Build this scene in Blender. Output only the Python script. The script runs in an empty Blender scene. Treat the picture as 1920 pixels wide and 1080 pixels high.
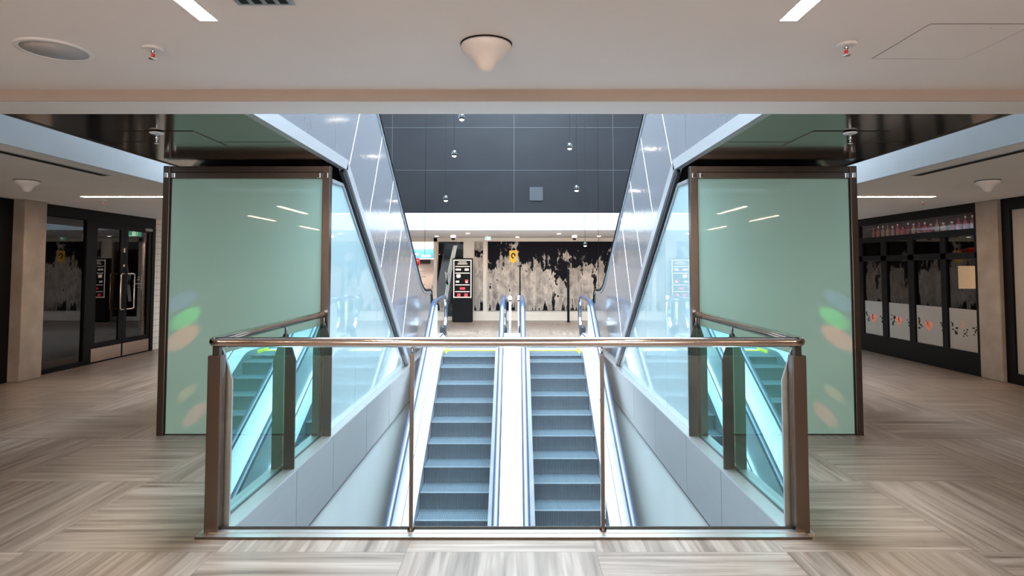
import bpy, bmesh, math, random
from mathutils import Vector, Matrix
C = bpy.context.scene.collection
S = bpy.context.scene
R = math.radians
random.seed(7)

# ------------------------------------------------------------------ camera
cam_d = bpy.data.cameras.new('camera'); cam = bpy.data.objects.new('camera', cam_d); C.objects.link(cam)
cam.location = (0.05, 0, 1.6)
cam.rotation_euler = (R(92.8), 0, 0)
cam_d.sensor_width = 36; cam_d.lens = 21.656
cam_d.shift_x = -0.0031; cam_d.shift_y = -0.0471
cam_d.clip_start = 0.05; cam_d.clip_end = 200
S.camera = cam
# ------------------------------------------------------------------ world, skylight, exposure
W = bpy.data.worlds.new('world'); S.world = W; W.use_nodes = True
W.node_tree.nodes['Background'].inputs[0].default_value = (0.80, 0.88, 1, 1)
W.node_tree.nodes['Background'].inputs[1].default_value = 0.6
S.view_settings.view_transform = 'Standard'; S.view_settings.look = 'None'
S.view_settings.exposure = 0.5; S.view_settings.gamma = 1.0
def area(name, loc, rot, sx, sy, power, col):
    l = bpy.data.lights.new(name, 'AREA'); l.shape = 'RECTANGLE'; l.size = sx; l.size_y = sy
    l.energy = power; l.color = col
    o = bpy.data.objects.new(name, l); C.objects.link(o); o.location = loc; o.rotation_euler = rot
    return o
area('skylight_daylight', (0, 10, 8.9), (0, 0, 0), 5.4, 11, 4000, (0.68, 0.85, 1.0))
area('hall_fill', (0, -6.7, 1.5), (R(108), 0, 0), 9, 2.2, 290, (1.0, 0.90, 0.84))  # unseen fill light added behind the camera to lift the near ceiling
area('lower_fill', (0, 3.2, -0.75), (R(25), 0, 0), 3.0, 1.5, 60, (0.9, 0.96, 1.0))  # unseen light added under the slab to brighten the stair well

# ------------------------------------------------------------------ materials
MATS = {}
def nt(name):
    m = bpy.data.materials.new(name); m.use_nodes = True
    return m, m.node_tree, m.node_tree.nodes['Principled BSDF']
def inp(b, **k):
    for a, v in k.items():
        a = a.replace('_', ' ')
        if isinstance(v, tuple) and len(v) == 3: v = v + (1,)
        b.inputs[a].default_value = v
def L(t, a, b): t.links.new(a, b)
def node(t, typ, **k):
    n = t.nodes.new(typ)
    for a, v in k.items():
        if a in n.inputs: n.inputs[a].default_value = v
        else: setattr(n, a, v)
    return n
def mat(name, col, rough=0.5, metal=0.0, var=0.0, scale=6.0, bump=0.0, stretch=(1, 1, 1), rvar=0.0, coat=0.0):
    """principled with a soft procedural variation of colour, roughness and relief"""
    m, t, b = nt(name)
    inp(b, Base_Color=col, Roughness=rough, Metallic=metal, Coat_Weight=coat, Coat_Roughness=0.04)
    if var or bump or rvar:
        tc = node(t, 'ShaderNodeTexCoord'); mp = node(t, 'ShaderNodeMapping'); mp.inputs['Scale'].default_value = stretch
        L(t, tc.outputs['Object'], mp.inputs[0])
        nz = node(t, 'ShaderNodeTexNoise', Scale=scale, Detail=5.0); L(t, mp.outputs[0], nz.inputs['Vector'])
        if var:
            mr = node(t, 'ShaderNodeMapRange'); L(t, nz.outputs['Fac'], mr.inputs[0])
            mr.inputs[1].default_value = .25; mr.inputs[2].default_value = .75
            mr.inputs[3].default_value = 1 - var; mr.inputs[4].default_value = 1 + var
            mx = node(t, 'ShaderNodeMix', data_type='RGBA', blend_type='MULTIPLY'); mx.inputs[0].default_value = 1
            mx.inputs[6].default_value = tuple(col) + (1,); L(t, mr.outputs[0], mx.inputs[7]); L(t, mx.outputs[2], b.inputs['Base Color'])
        if rvar:
            mr = node(t, 'ShaderNodeMapRange'); L(t, nz.outputs['Fac'], mr.inputs[0])
            mr.inputs[3].default_value = max(0, rough - rvar); mr.inputs[4].default_value = rough + rvar
            L(t, mr.outputs[0], b.inputs['Roughness'])
        if bump:
            bp = node(t, 'ShaderNodeBump', Strength=bump, Distance=0.02); L(t, nz.outputs['Fac'], bp.inputs['Height']); L(t, bp.outputs[0], b.inputs['Normal'])
    MATS[name] = m
    return m
def emis(name, col, s):
    m, t, b = nt(name); inp(b, Base_Color=col, Emission_Color=col, Emission_Strength=s); MATS[name] = m; return m
def glass(name, col, tint, rough=0.0, ior=1.5, boost=1.0):
    """thin architectural pane: tinted see-through mixed with mirror reflection by Fresnel"""
    m, t, b = nt(name); t.nodes.remove(b)
    out = t.nodes['Material Output']
    tr = node(t, 'ShaderNodeBsdfTransparent', Color=tuple(tint) + (1,)); gl = node(t, 'ShaderNodeBsdfGlossy', Color=tuple(col) + (1,), Roughness=rough)
    fr = node(t, 'ShaderNodeFresnel', IOR=ior); mu = node(t, 'ShaderNodeMath', operation='MULTIPLY', use_clamp=True); mu.inputs[1].default_value = boost
    ge = node(t, 'ShaderNodeNewGeometry'); fx = node(t, 'ShaderNodeMath', operation='SUBTRACT'); fx.inputs[0].default_value = 1; L(t, ge.outputs['Backfacing'], fx.inputs[1])
    ff = node(t, 'ShaderNodeMath', operation='MULTIPLY'); L(t, fr.outputs[0], ff.inputs[0]); L(t, fx.outputs[0], ff.inputs[1])   # reflect at the near face only
    L(t, ff.outputs[0], mu.inputs[0]); mx = node(t, 'ShaderNodeMixShader')
    L(t, mu.outputs[0], mx.inputs[0]); L(t, tr.outputs[0], mx.inputs[1]); L(t, gl.outputs[0], mx.inputs[2]); L(t, mx.outputs[0], out.inputs[0])
    MATS[name] = m; return m

M_ceil = mat('ceiling_plaster', (0.84, 0.80, 0.78), 0.8, var=0.03, scale=1.2)
M_beam = mat('beam_shade', (0.42, 0.35, 0.295), 0.7, var=0.03)  # shade on the beam's front face put into a darker colour
M_white = mat('white_paint', (0.80, 0.80, 0.80), 0.6, var=0.02, scale=2)
M_up = mat('upstand_paint', (0.40, 0.41, 0.42), 0.7, var=0.03)
M_shaft = mat('shaft_wall', (0.42, 0.455, 0.45), 0.5, var=0.05, scale=1.5, stretch=(1, 1, .3))
M_dark = mat('dark_wall', (0.02, 0.018, 0.018), 0.5)
M_black = mat('black_frame', (0.004, 0.0036, 0.0036), 0.4)
M_black.node_tree.nodes['Principled BSDF'].inputs['Specular IOR Level'].default_value = .12
M_blackm = mat('black_matt', (0.008, 0.008, 0.008), 0.6)
M_blackm.node_tree.nodes['Principled BSDF'].inputs['Specular IOR Level'].default_value = .15
M_steel = mat('brushed_steel', (0.62, 0.60, 0.58), 0.30, 0.9)
M_bronze = mat('warm_steel', (0.145, 0.118, 0.102), 0.27, 1.0, var=.04, scale=2)
M_tube = mat('polished_tube', (0.56, 0.50, 0.47), 0.13, 1.0)
M_coping = mat('coping_steel', (0.43, 0.42, 0.395), 0.34, .9, var=0.06, scale=2, stretch=(1, 1, 12), rvar=.05)
M_clad = mat('cladding_steel', (0.36, 0.36, 0.385), 0.14, 0.6, scale=1.4, bump=0.42, stretch=(1, 1, 1))
M_seam = mat('cladding_joint', (0.85, 0.87, 0.9), 0.4, 0.6)
M_soffit = mat('mirror_soffit', (0.24, 0.215, 0.185), 0.12, 1.0, scale=.9, bump=0.10)
M_trim = mat('steel_trim', (0.42, 0.43, 0.45), 0.25, 0.6, rvar=.05)
M_band = mat('band_steel', (0.36, 0.36, 0.37), 0.3, 0.35)
M_pend = mat('pendant_cap', (0.05, 0.05, 0.05), 0.25, 0.9)
M_boot = mat('boot_rubber', (0.025, 0.028, 0.034), 0.35)
M_gasket = mat('black_gasket', (0.01, 0.012, 0.014), 0.4)
M_fin = mat('dark_fin', (0.06, 0.055, 0.05), 0.3, 0.9)
M_metalwall = mat('slate_metal', (0.0062, 0.0062, 0.0078), 0.40, 0.3, var=0.22, scale=1.2, stretch=(1, 1, 2), rvar=.08)
M_metalwall.node_tree.nodes['Principled BSDF'].inputs['Specular IOR Level'].default_value = .22
M_joint = mat('slate_joint', (0.022, 0.024, 0.028), 0.5, 0.4)
M_conc = mat('concrete', (0.30, 0.245, 0.205), 0.75, var=0.22, scale=3, bump=0.05)
M_cream = mat('cream_paint', (0.78, 0.70, 0.60), 0.6, var=0.02)
M_deck = mat('escalator_deck', (0.90, 0.91, 0.94), 0.32, 0.55, rvar=.04, scale=3, stretch=(20, 1, 1))
M_rub = mat('handrail_rubber', (0.022, 0.038, 0.075), 0.30, coat=.1)  # blue sky sheen on black rubber put into the base colour
M_line = mat('deck_line', (0.05, 0.07, 0.13), 0.4)
M_skirt = mat('skirt_panel', (0.38, 0.44, 0.52), 0.35, .7)
M_yellow = mat('yellow_comb', (0.85, 0.82, 0.02), 0.4)
M_nose = mat('step_nosing', (0.20, 0.26, 0.29), 0.4, 0.4)
M_lens = mat('white_fitting', (0.86, 0.80, 0.77), 0.4)
M_grey = mat('speaker_mesh', (0.46, 0.45, 0.46), 0.7)
M_red = mat('red_plastic', (0.75, 0.02, 0.03), 0.35)
M_orange = mat('orange_print', (0.80, 0.24, 0.15), 0.6)
M_vent = mat('vent_metal', (0.35, 0.37, 0.40), 0.4, .5)
M_kick = mat('kick_plate', (0.55, 0.42, 0.34), 0.3, 1.0, rvar=.06)
M_brass = mat('pull_handle', (0.78, 0.62, 0.50), 0.2, 1.0)
M_chrome = mat('chrome', (0.8, 0.8, 0.82), 0.08, 1.0)
M_wood = mat('pale_wood', (0.36, 0.22, 0.10), 0.5, var=.12, scale=4, stretch=(1, 1, 8))
M_counter = mat('counter_front', (0.90, 0.76, 0.67), 0.5)
M_frost = mat('frosted_film', (0.33, 0.29, 0.25), 0.6, var=.03)
M_green = emis('exit_green', (0.10, 0.55, 0.40), 0.7)
M_pale = emis('exit_white', (0.75, 1.0, 0.9), 1.1)
M_strip = emis('lamp_strip', (1.0, 0.72, 0.47), 62.0)
M_bulb = emis('lamp_bulb', (1.0, 0.86, 0.70), 14.0)
M_screen = emis('screen_blue', (0.03, 0.16, 0.36), 1.0)
M_screenw = emis('screen_white', (0.55, 0.8, 1.0), 1.0)
M_kled = emis('menu_lit', (1.0, 0.82, 0.72), 0.9)
M_klred = emis('menu_red', (0.85, 0.05, 0.07), 0.7)
M_warmwin = emis('lamplight_glow', (1.0, 0.74, 0.46), 0.6)  # lamplight falling on the panel put into the material as emission
M_ylw = mat('poster_yellow', (0.85, 0.52, 0.06), 0.6)
M_gclear = glass('clear_glass', (1, 1, 1), (0.97, 0.99, 0.985), 0, 1.5, 1.0)
M_gteal = glass('teal_glass', (0.50, 0.88, 0.88), (0.60, 0.82, 0.79), 0, 1.5, 3.2)
M_gshop = glass('shop_glass', (0.95, 0.95, 0.97), (0.62, 0.58, 0.54), 0, 1.5, 1.05)
M_gbal = glass('balustrade_glass', (1, 1, 1), (0.86, 0.92, 0.95), 0, 1.5, 1.5)
M_gedge = mat('glass_edge', (0.10, 0.38, 0.38), 0.2, coat=.5)

def frosted(name, col, coat, var):
    m, t, b = nt(name)
    inp(b, Base_Color=col, Roughness=.45, Coat_Weight=coat, Coat_Roughness=.02, Specular_IOR_Level=.3)
    tc = node(t, 'ShaderNodeTexCoord'); nz = node(t, 'ShaderNodeTexNoise', Scale=.8, Detail=2.0); L(t, tc.outputs['Object'], nz.inputs['Vector'])
    mr = node(t, 'ShaderNodeMapRange'); L(t, nz.outputs['Fac'], mr.inputs[0]); mr.inputs[3].default_value = 1 - var; mr.inputs[4].default_value = 1 + var
    mx = node(t, 'ShaderNodeMix', data_type='RGBA', blend_type='MULTIPLY'); mx.inputs[0].default_value = 1
    mx.inputs[6].default_value = tuple(col) + (1,); L(t, mr.outputs[0], mx.inputs[7]); L(t, mx.outputs[2], b.inputs['Base Color'])
    MATS[name] = m; return m
M_pod = frosted('frosted_green', (0.325, 0.545, 0.49), 1.0, .10)
M_podin = frosted('frosted_aqua', (0.30, 0.42, 0.44), 1.0, .05)

def floor_mat():
    m, t, b = nt('grain_tile'); tc = node(t, 'ShaderNodeTexCoord'); sp = node(t, 'ShaderNodeSeparateXYZ'); L(t, tc.outputs['Object'], sp.inputs[0])
    def mth(op, a, bb=None, **k):
        n = node(t, 'ShaderNodeMath', operation=op, **k)
        for i, v in enumerate((a, bb)):
            if v is None: continue
            if isinstance(v, (int, float)): n.inputs[i].default_value = v
            else: L(t, v, n.inputs[i])
        return n.outputs[0]
    tx, ty = 1.08, 1.17
    u = mth('DIVIDE', mth('SUBTRACT', sp.outputs[0], 2.67), tx); v = mth('DIVIDE', mth('SUBTRACT', sp.outputs[1], 3.58), ty)
    cu, cv = mth('FLOOR', u), mth('FLOOR', v); fu, fv = mth('FRACT', u), mth('FRACT', v)
    par = mth('MODULO', mth('ABSOLUTE', mth('ADD', cu, cv)), 2)
    cell = node(t, 'ShaderNodeCombineXYZ'); L(t, cu, cell.inputs[0]); L(t, cv, cell.inputs[1])
    wn = node(t, 'ShaderNodeTexWhiteNoise'); L(t, cell.outputs[0], wn.inputs['Vector'])
    def grain(sx, sy, sc, det):
        mp = node(t, 'ShaderNodeCombineXYZ'); L(t, mth('MULTIPLY', sp.outputs[0], sx), mp.inputs[0]); L(t, mth('MULTIPLY', sp.outputs[1], sy), mp.inputs[1]); L(t, mth('MULTIPLY', wn.outputs['Value'], 40.0), mp.inputs[2])
        n = node(t, 'ShaderNodeTexNoise', Scale=sc, Detail=det, Distortion=.6); L(t, mp.outputs[0], n.inputs['Vector']); return n.outputs['Fac']
    gx = grain(.5, 11, 2.0, 5.0); gy = grain(11, .5, 2.0, 5.0)
    mix = node(t, 'ShaderNodeMix', data_type='FLOAT'); L(t, par, mix.inputs[0]); L(t, gy, mix.inputs[2]); L(t, gx, mix.inputs[3])
    cr = node(t, 'ShaderNodeValToRGB'); e = cr.color_ramp.elements
    e[0].position = .28; e[0].color = (0.105, 0.075, 0.056, 1); e[1].position = .72; e[1].color = (0.335, 0.272, 0.226, 1)
    k = e.new(.5); k.color = (0.220, 0.169, 0.133, 1); L(t, mix.outputs[0], cr.inputs[0])
    tone = mth('ADD', mth('MULTIPLY', wn.outputs['Value'], .18), .91)
    edge = mth('MINIMUM', mth('MINIMUM', mth('MULTIPLY', fu, tx), mth('MULTIPLY', mth('SUBTRACT', 1.0, fu), tx)), mth('MINIMUM', mth('MULTIPLY', fv, ty), mth('MULTIPLY', mth('SUBTRACT', 1.0, fv), ty)))
    gro = mth('ADD', mth('MULTIPLY', mth('LESS_THAN', edge, .003), -.25), 1.0)
    mx = node(t, 'ShaderNodeMix', data_type='RGBA', blend_type='MULTIPLY'); mx.inputs[0].default_value = 1
    L(t, cr.outputs[0], mx.inputs[6]); L(t, mth('MULTIPLY', tone, gro), mx.inputs[7]); L(t, mx.outputs[2], b.inputs['Base Color'])
    mr = node(t, 'ShaderNodeMapRange'); L(t, mix.outputs[0], mr.inputs[0]); mr.inputs[3].default_value = .28; mr.inputs[4].default_value = .42; L(t, mr.outputs[0], b.inputs['Roughness'])
    bp = node(t, 'ShaderNodeBump', Strength=.05, Distance=.01); L(t, mix.outputs[0], bp.inputs['Height']); L(t, bp.outputs[0], b.inputs['Normal'])
    return m
M_floor = floor_mat()

def step_mat():
    m, t, b = nt('grooved_step'); tc = node(t, 'ShaderNodeTexCoord')
    w = node(t, 'ShaderNodeTexWave', Scale=13.0, bands_direction='X'); L(t, tc.outputs['Object'], w.inputs['Vector'])
    nz = node(t, 'ShaderNodeTexNoise', Scale=3.0, Detail=4.0); L(t, tc.outputs['Object'], nz.inputs['Vector'])
    cr = node(t, 'ShaderNodeValToRGB'); e = cr.color_ramp.elements
    e[0].color = (0.045, 0.075, 0.095, 1); e[1].color = (0.115, 0.165, 0.20, 1); L(t, w.outputs['Fac'], cr.inputs[0])
    mr = node(t, 'ShaderNodeMapRange'); L(t, nz.outputs['Fac'], mr.inputs[0]); mr.inputs[3].default_value = .85; mr.inputs[4].default_value = 1.15
    mx = node(t, 'ShaderNodeMix', data_type='RGBA', blend_type='MULTIPLY'); mx.inputs[0].default_value = 1
    L(t, cr.outputs[0], mx.inputs[6]); L(t, mr.outputs[0], mx.inputs[7]); L(t, mx.outputs[2], b.inputs['Base Color'])
    bp = node(t, 'ShaderNodeBump', Strength=.5, Distance=.01); L(t, w.outputs['Fac'], bp.inputs['Height']); L(t, bp.outputs[0], b.inputs['Normal'])
    inp(b, Roughness=.45, Metallic=.35)
    return m
M_step = step_mat()

def mural_mat(name, thr, seed):
    """torn black paint over a pale scumbled ground, running down in drips"""
    m, t, b = nt(name); tc = node(t, 'ShaderNodeTexCoord'); sp = node(t, 'ShaderNodeSeparateXYZ'); L(t, tc.outputs['Object'], sp.inputs[0])
    def noise(sc, det, st, dist=0.0, off=0.0):
        mp = node(t, 'ShaderNodeMapping'); mp.inputs['Scale'].default_value = st; mp.inputs['Location'].default_value = (seed + off, 0, off)
        L(t, tc.outputs['Object'], mp.inputs[0]); n = node(t, 'ShaderNodeTexNoise', Scale=sc, Detail=det, Distortion=dist, Roughness=.62); L(t, mp.outputs[0], n.inputs['Vector']); return n.outputs['Fac']
    def mth(op, a, bb):
        n = node(t, 'ShaderNodeMath', operation=op)
        for i, v in enumerate((a, bb)):
            if isinstance(v, (int, float)): n.inputs[i].default_value = v
            else: L(t, v, n.inputs[i])
        return n.outputs[0]
    big = noise(1.5, 9, (1.1, 1, .7), .5); drip = noise(1.0, 6, (7, 1, .7), .2, 3.0); fine = noise(4.0, 10, (1.4, 1, .8), .6, 9.0)
    h = mth('SUBTRACT', sp.outputs[2], thr)                       # height above the torn edge
    f = mth('ADD', mth('ADD', mth('MULTIPLY', h, .62), mth('MULTIPLY', mth('SUBTRACT', big, .52), 3.2)), mth('MULTIPLY', mth('SUBTRACT', drip, .5), 1.5))
    low = mth('ADD', mth('MULTIPLY', mth('SUBTRACT', .55, sp.outputs[2]), 1.3), mth('MULTIPLY', mth('SUBTRACT', drip, .52), 4.0))
    f = mth('MAXIMUM', f, mth('SUBTRACT', low, .25))
    f = mth('ADD', f, mth('MULTIPLY', mth('SUBTRACT', fine, .5), 1.5))
    st = node(t, 'ShaderNodeMapRange'); L(t, f, st.inputs[0]); st.inputs[1].default_value = -.03; st.inputs[2].default_value = .05
    cr = node(t, 'ShaderNodeValToRGB'); e = cr.color_ramp.elements
    e[0].position = .30; e[0].color = (0.10, 0.093, 0.088, 1); e[1].position = .60; e[1].color = (0.62, 0.545, 0.48, 1)
    gm = mth('ADD', mth('MULTIPLY', fine, .65), mth('MULTIPLY', drip, .35)); L(t, gm, cr.inputs[0])
    mx = node(t, 'ShaderNodeMix', data_type='RGBA'); L(t, st.outputs[0], mx.inputs[0]); L(t, cr.outputs[0], mx.inputs[6]); mx.inputs[7].default_value = (0.008, 0.008, 0.012, 1)
    L(t, mx.outputs[2], b.inputs['Base Color']); inp(b, Roughness=.8, Specular_IOR_Level=.1)
    return m
M_mural = mural_mat('torn_paint', 1.62, 2.3); M_mural2 = mural_mat('torn_paint_narrow', 2.3, 8.1); M_mural3 = mural_mat('torn_paint_dark', .9, 5.0)

def tile_mat():
    m, t, b = nt('cream_wall_tile'); tc = node(t, 'ShaderNodeTexCoord'); mp = node(t, 'ShaderNodeMapping'); mp.inputs['Rotation'].default_value = (0, R(90), 0)
    L(t, tc.outputs['Object'], mp.inputs[0]); sp = node(t, 'ShaderNodeSeparateXYZ'); L(t, tc.outputs['Object'], sp.inputs[0]); cb = node(t, 'ShaderNodeCombineXYZ')
    L(t, sp.outputs[1], cb.inputs[0]); L(t, sp.outputs[2], cb.inputs[1])
    br = node(t, 'ShaderNodeTexBrick', offset=0.0, Scale=1.0); br.inputs['Brick Width'].default_value = .12; br.inputs['Row Height'].default_value = .12; br.inputs['Mortar Size'].default_value = .006
    br.inputs['Color1'].default_value = (0.80, 0.68, 0.55, 1); br.inputs['Color2'].default_value = (0.78, 0.66, 0.54, 1); br.inputs['Mortar'].default_value = (0.45, 0.36, 0.28, 1)
    L(t, cb.outputs[0], br.inputs['Vector']); L(t, br.outputs[0], b.inputs['Base Color']); inp(b, Roughness=.3); return m
M_tile = tile_mat()

# ------------------------------------------------------------------ mesh helpers (world coordinates)
class MB:
    def __init__(self): self.v = []; self.f = []; self.mi = []; self.k = 0; self.sm = []
    def mat(self, k): self.k = k; return self
    def face(self, pts, smooth=False):
        n = len(self.v); self.v += [tuple(p) for p in pts]; self.f.append(list(range(n, n + len(pts)))); self.mi.append(self.k); self.sm.append(smooth)
    def raw(self, vs, fs, smooth=False):
        n = len(self.v); self.v += [tuple(p) for p in vs]
        for f in fs: self.f.append([i + n for i in f]); self.mi.append(self.k); self.sm.append(smooth)
    def box(self, x0, x1, y0, y1, z0, z1):
        x0, x1 = min(x0, x1), max(x0, x1); y0, y1 = min(y0, y1), max(y0, y1); z0, z1 = min(z0, z1), max(z0, z1)
        vs = [(x, y, z) for x in (x0, x1) for y in (y0, y1) for z in (z0, z1)]
        self.raw(vs, [(0, 1, 3, 2), (4, 6, 7, 5), (0, 4, 5, 1), (2, 3, 7, 6), (0, 2, 6, 4), (1, 5, 7, 3)]); return self
    def prism_x(self, poly, x0, x1):
        """polygon in (Y,z) extruded along X"""
        n = len(poly); vs = [(x0, y, z) for y, z in poly] + [(x1, y, z) for y, z in poly]
        fs = [tuple(range(n)), tuple(range(2 * n - 1, n - 1, -1))] + [(i, i + n, (i + 1) % n + n, (i + 1) % n) for i in range(n)]
        self.raw(vs, fs); return self
    def prism_y(self, poly, y0, y1):
        n = len(poly); vs = [(x, y0, z) for x, z in poly] + [(x, y1, z) for x, z in poly]
        fs = [tuple(range(n)), tuple(range(2 * n - 1, n - 1, -1))] + [(i, i + n, (i + 1) % n + n, (i + 1) % n) for i in range(n)]
        self.raw(vs, fs); return self
    def sweep(self, prof, path, x=0.0, smooth=False):
        """profile (x, n) swept along a path of (Y,z) points; n is along the path normal"""
        rings = []; P = [Vector(p) for p in path]
        for i, p in enumerate(P):
            a = P[max(0, i - 1)]; c = P[min(len(P) - 1, i + 1)]; d = (c - a).normalized(); nn = Vector((-d.y, d.x))
            if nn.y < 0 and i == 0: pass
            rings.append([(x + px, p.x + nn.x * pn, p.y + nn.y * pn) for px, pn in prof])
        m = len(prof); vs = [q for r in rings for q in r]; fs = []
        for i in range(len(rings) - 1):
            for j in range(m): fs.append((i * m + j, i * m + (j + 1) % m, (i + 1) * m + (j + 1) % m, (i + 1) * m + j))
        fs += [tuple(range(m)), tuple(range(len(vs) - 1, len(vs) - m - 1, -1))]
        self.raw(vs, fs, smooth); return self
    def ribbon(self, ys, lo, hi, x0, x1):
        n = len(ys); vs = []
        for y in ys: vs += [(x0, y, lo(y)), (x0, y, hi(y)), (x1, y, lo(y)), (x1, y, hi(y))]
        fs = [(0, 1, 3, 2)]
        for i in range(n - 1):
            a = 4 * i; b = a + 4; fs += [(a, b, b + 1, a + 1), (a + 2, a + 3, b + 3, b + 2), (a + 1, b + 1, b + 3, a + 3), (a, a + 2, b + 2, b)]
        a = 4 * (n - 1); fs.append((a, a + 2, a + 3, a + 1)); self.raw(vs, fs); return self
    def tube(self, pts, r, seg=12, caps=True):
        P = [Vector(p) for p in pts]; rings = []; up = None
        for i, p in enumerate(P):
            d = (P[min(len(P) - 1, i + 1)] - P[max(0, i - 1)]).normalized()
            if up is None: up = Vector((0, 0, 1)) if abs(d.z) < .9 else Vector((1, 0, 0))
            s = d.cross(up).normalized(); up = s.cross(d).normalized()
            rr = r[i] if isinstance(r, (list, tuple)) else r
            rings.append([p + (s * math.cos(2 * math.pi * j / seg) + up * math.sin(2 * math.pi * j / seg)) * rr for j in range(seg)])
        vs = [q for ring in rings for q in ring]; fs = []
        for i in range(len(P) - 1):
            for j in range(seg): fs.append((i * seg + j, i * seg + (j + 1) % seg, (i + 1) * seg + (j + 1) % seg, (i + 1) * seg + j))
        self.raw(vs, fs, True)
        if caps: self.raw(rings[0], [tuple(range(seg))]); self.raw(rings[-1], [tuple(range(seg))][::-1])
        return self
    def lathe(self, c, prof, seg=32):
        """profile of (radius, dz) about the vertical axis through c"""
        vs = []; fs = []
        for r, dz in prof:
            for j in range(seg): a = 2 * math.pi * j / seg; vs.append((c[0] + r * math.cos(a), c[1] + r * math.sin(a), c[2] + dz))
        for i in range(len(prof) - 1):
            for j in range(seg): fs.append((i * seg + j, i * seg + (j + 1) % seg, (i + 1) * seg + (j + 1) % seg, (i + 1) * seg + j))
        self.raw(vs, fs, True)
        for i in (0, len(prof) - 1):
            if prof[i][0] > 1e-4: self.raw(vs[i * seg:(i + 1) * seg], [tuple(range(seg))])
        return self
    def build(self, name, mats, parent=None, bevel=0.0, world_origin=None):
        o0 = Vector(parent['o0']) if parent is not None else Vector(world_origin or (0, 0, 0))
        me = bpy.data.meshes.new(name); me.from_pydata([tuple(Vector(p) - o0) for p in self.v], [], self.f)
        for m in (mats if isinstance(mats, (list, tuple)) else [mats]): me.materials.append(m)
        for p, k, s in zip(me.polygons, self.mi, self.sm): p.material_index = k; p.use_smooth = s
        bm = bmesh.new(); bm.from_mesh(me); bmesh.ops.remove_doubles(bm, verts=bm.verts, dist=1e-5); bmesh.ops.recalc_face_normals(bm, faces=bm.faces); bm.to_mesh(me); bm.free()
        o = bpy.data.objects.new(name, me); C.objects.link(o)
        if parent is not None: o.parent = parent; o['o0'] = tuple(o0)
        else: o.location = o0; o['o0'] = tuple(o0)
        if bevel:
            b = o.modifiers.new('bevel', 'BEVEL'); b.width = bevel; b.segments = 2; b.limit_method = 'ANGLE'; b.angle_limit = R(50)
        return o
def box(*a): return MB().box(*a)
def tag(o, label, cat, group=None):
    o['label'] = label; o['category'] = cat
    if group: o['group'] = group
    return o
def thing(name, label, cat, loc, group=None):
    o = bpy.data.objects.new(name, None); C.objects.link(o); o.location = loc; o['o0'] = tuple(loc); o.empty_display_size = .1
    return tag(o, label, cat, group)
def struct(name, mb, mats, **k):
    o = mb.build(name, mats, **k); o['kind'] = 'structure'; return o
def dup(src, delta, label, group=None):
    r = src.copy(); C.objects.link(r); r.location = Vector(src.location) + Vector(delta); r['label'] = label
    if group: r['group'] = group
    for ch in list(src.children):
        c = ch.copy(); C.objects.link(c); c.parent = r
        for g in list(ch.children): d = g.copy(); C.objects.link(d); d.parent = c
    return r

# ------------------------------------------------------------------ the setting
VX = 1.71                     # half width of the stair well
b = MB()
b.box(-12, 12, -7, 3.80, -.35, 0); b.box(-12, -VX - .004, 3.80, 12.62, -.35, 0); b.box(VX + .004, 12, 3.80, 12.62, -.35, 0); b.box(-12, 12, 12.62, 24, -.35, 0)
struct('floor', b, M_floor)
struct('floor_lower', box(-6, 6, -2, 14, -4.4, -4.2), M_white)
b = MB(); b.box(-12, 12, -7, 3.69, 2.69, 3.0); struct('ceiling', b, M_ceil)
b = MB(); b.box(-12, 12, 3.69, 3.99, 2.62, 3.06).mat(1); b.box(-12, 12, 3.680, 3.69, 2.62, 2.69); struct('trim_1', b, [M_ceil, M_beam])
for s, n in ((-1, 'left'), (1, 'right')):
    struct('ceiling_' + n, box(s * 4.12, s * 12, 3.99, 19.72, 2.62, 3.06), M_ceil)
    struct('trim_' + ('2' if s < 0 else '3'), box(s * 4.10, s * 4.12, 3.99, 15.8, 2.622, 3.06), M_up)   # upstand of the roof opening
    struct('wall_upper_' + n, box(s * 4.12, s * 4.3, 3.7, 16, 3.06, 9), M_white)
    struct('wall_shaft_' + n, box(s * (VX + .004), s * 1.95, 3.80, 12.62, -4.2, -.35), M_shaft)
struct('ceiling_far', box(-4.12, 4.12, 15.8, 19.72, 2.62, 3.06), M_ceil)
struct('trim_4', box(-4.10, 4.10, 15.77, 15.8, 2.622, 3.035), M_up)
struct('wall_upper_front', box(-4.3, 4.3, 3.7, 3.99, 3.06, 9), M_white)
struct('wall_lower_back', box(-6, 6, -2.1, -2, -4.2, -.35), M_white)
struct('wall_lower_end', box(-1.95, 1.95, 12.62, 12.8, -4.2, -.36), M_white)
# dark metal wall across the upper floor, with its panel joints
b = MB(); b.box(-4.3, 4.3, 15.80, 16.0, 3.06, 9); struct('wall_upper_back', b, M_metalwall)
b = MB()
for x in (-3.13, .02, 2.58): b.box(x - .008, x + .008, 15.795, 15.80, 3.06, 8)
for z in (4.17, 5.28, 6.4): b.box(-4.1, 4.1, 15.794, 15.80, z - .008, z + .008)
struct('trim_5', b, M_joint)
# roof over the opening, with the skylight frame
b = MB(); b.box(-4.3, -3.8, 3.7, 16, 9, 9.2); b.box(3.8, 4.3, 3.7, 16, 9, 9.2); b.box(-3.8, 3.8, 3.7, 4.4, 9, 9.2); b.box(-3.8, 3.8, 15.6, 16, 9, 9.2)
struct('ceiling_roof', b, M_white)
b = MB()
for y in (6.6, 8.9, 11.2, 13.4): b.box(-3.8, 3.8, y - .05, y + .05, 9.05, 9.15)
b.box(-.05, .05, 4.4, 15.6, 9.05, 9.15); struct('window_3', b, M_trim)
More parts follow.
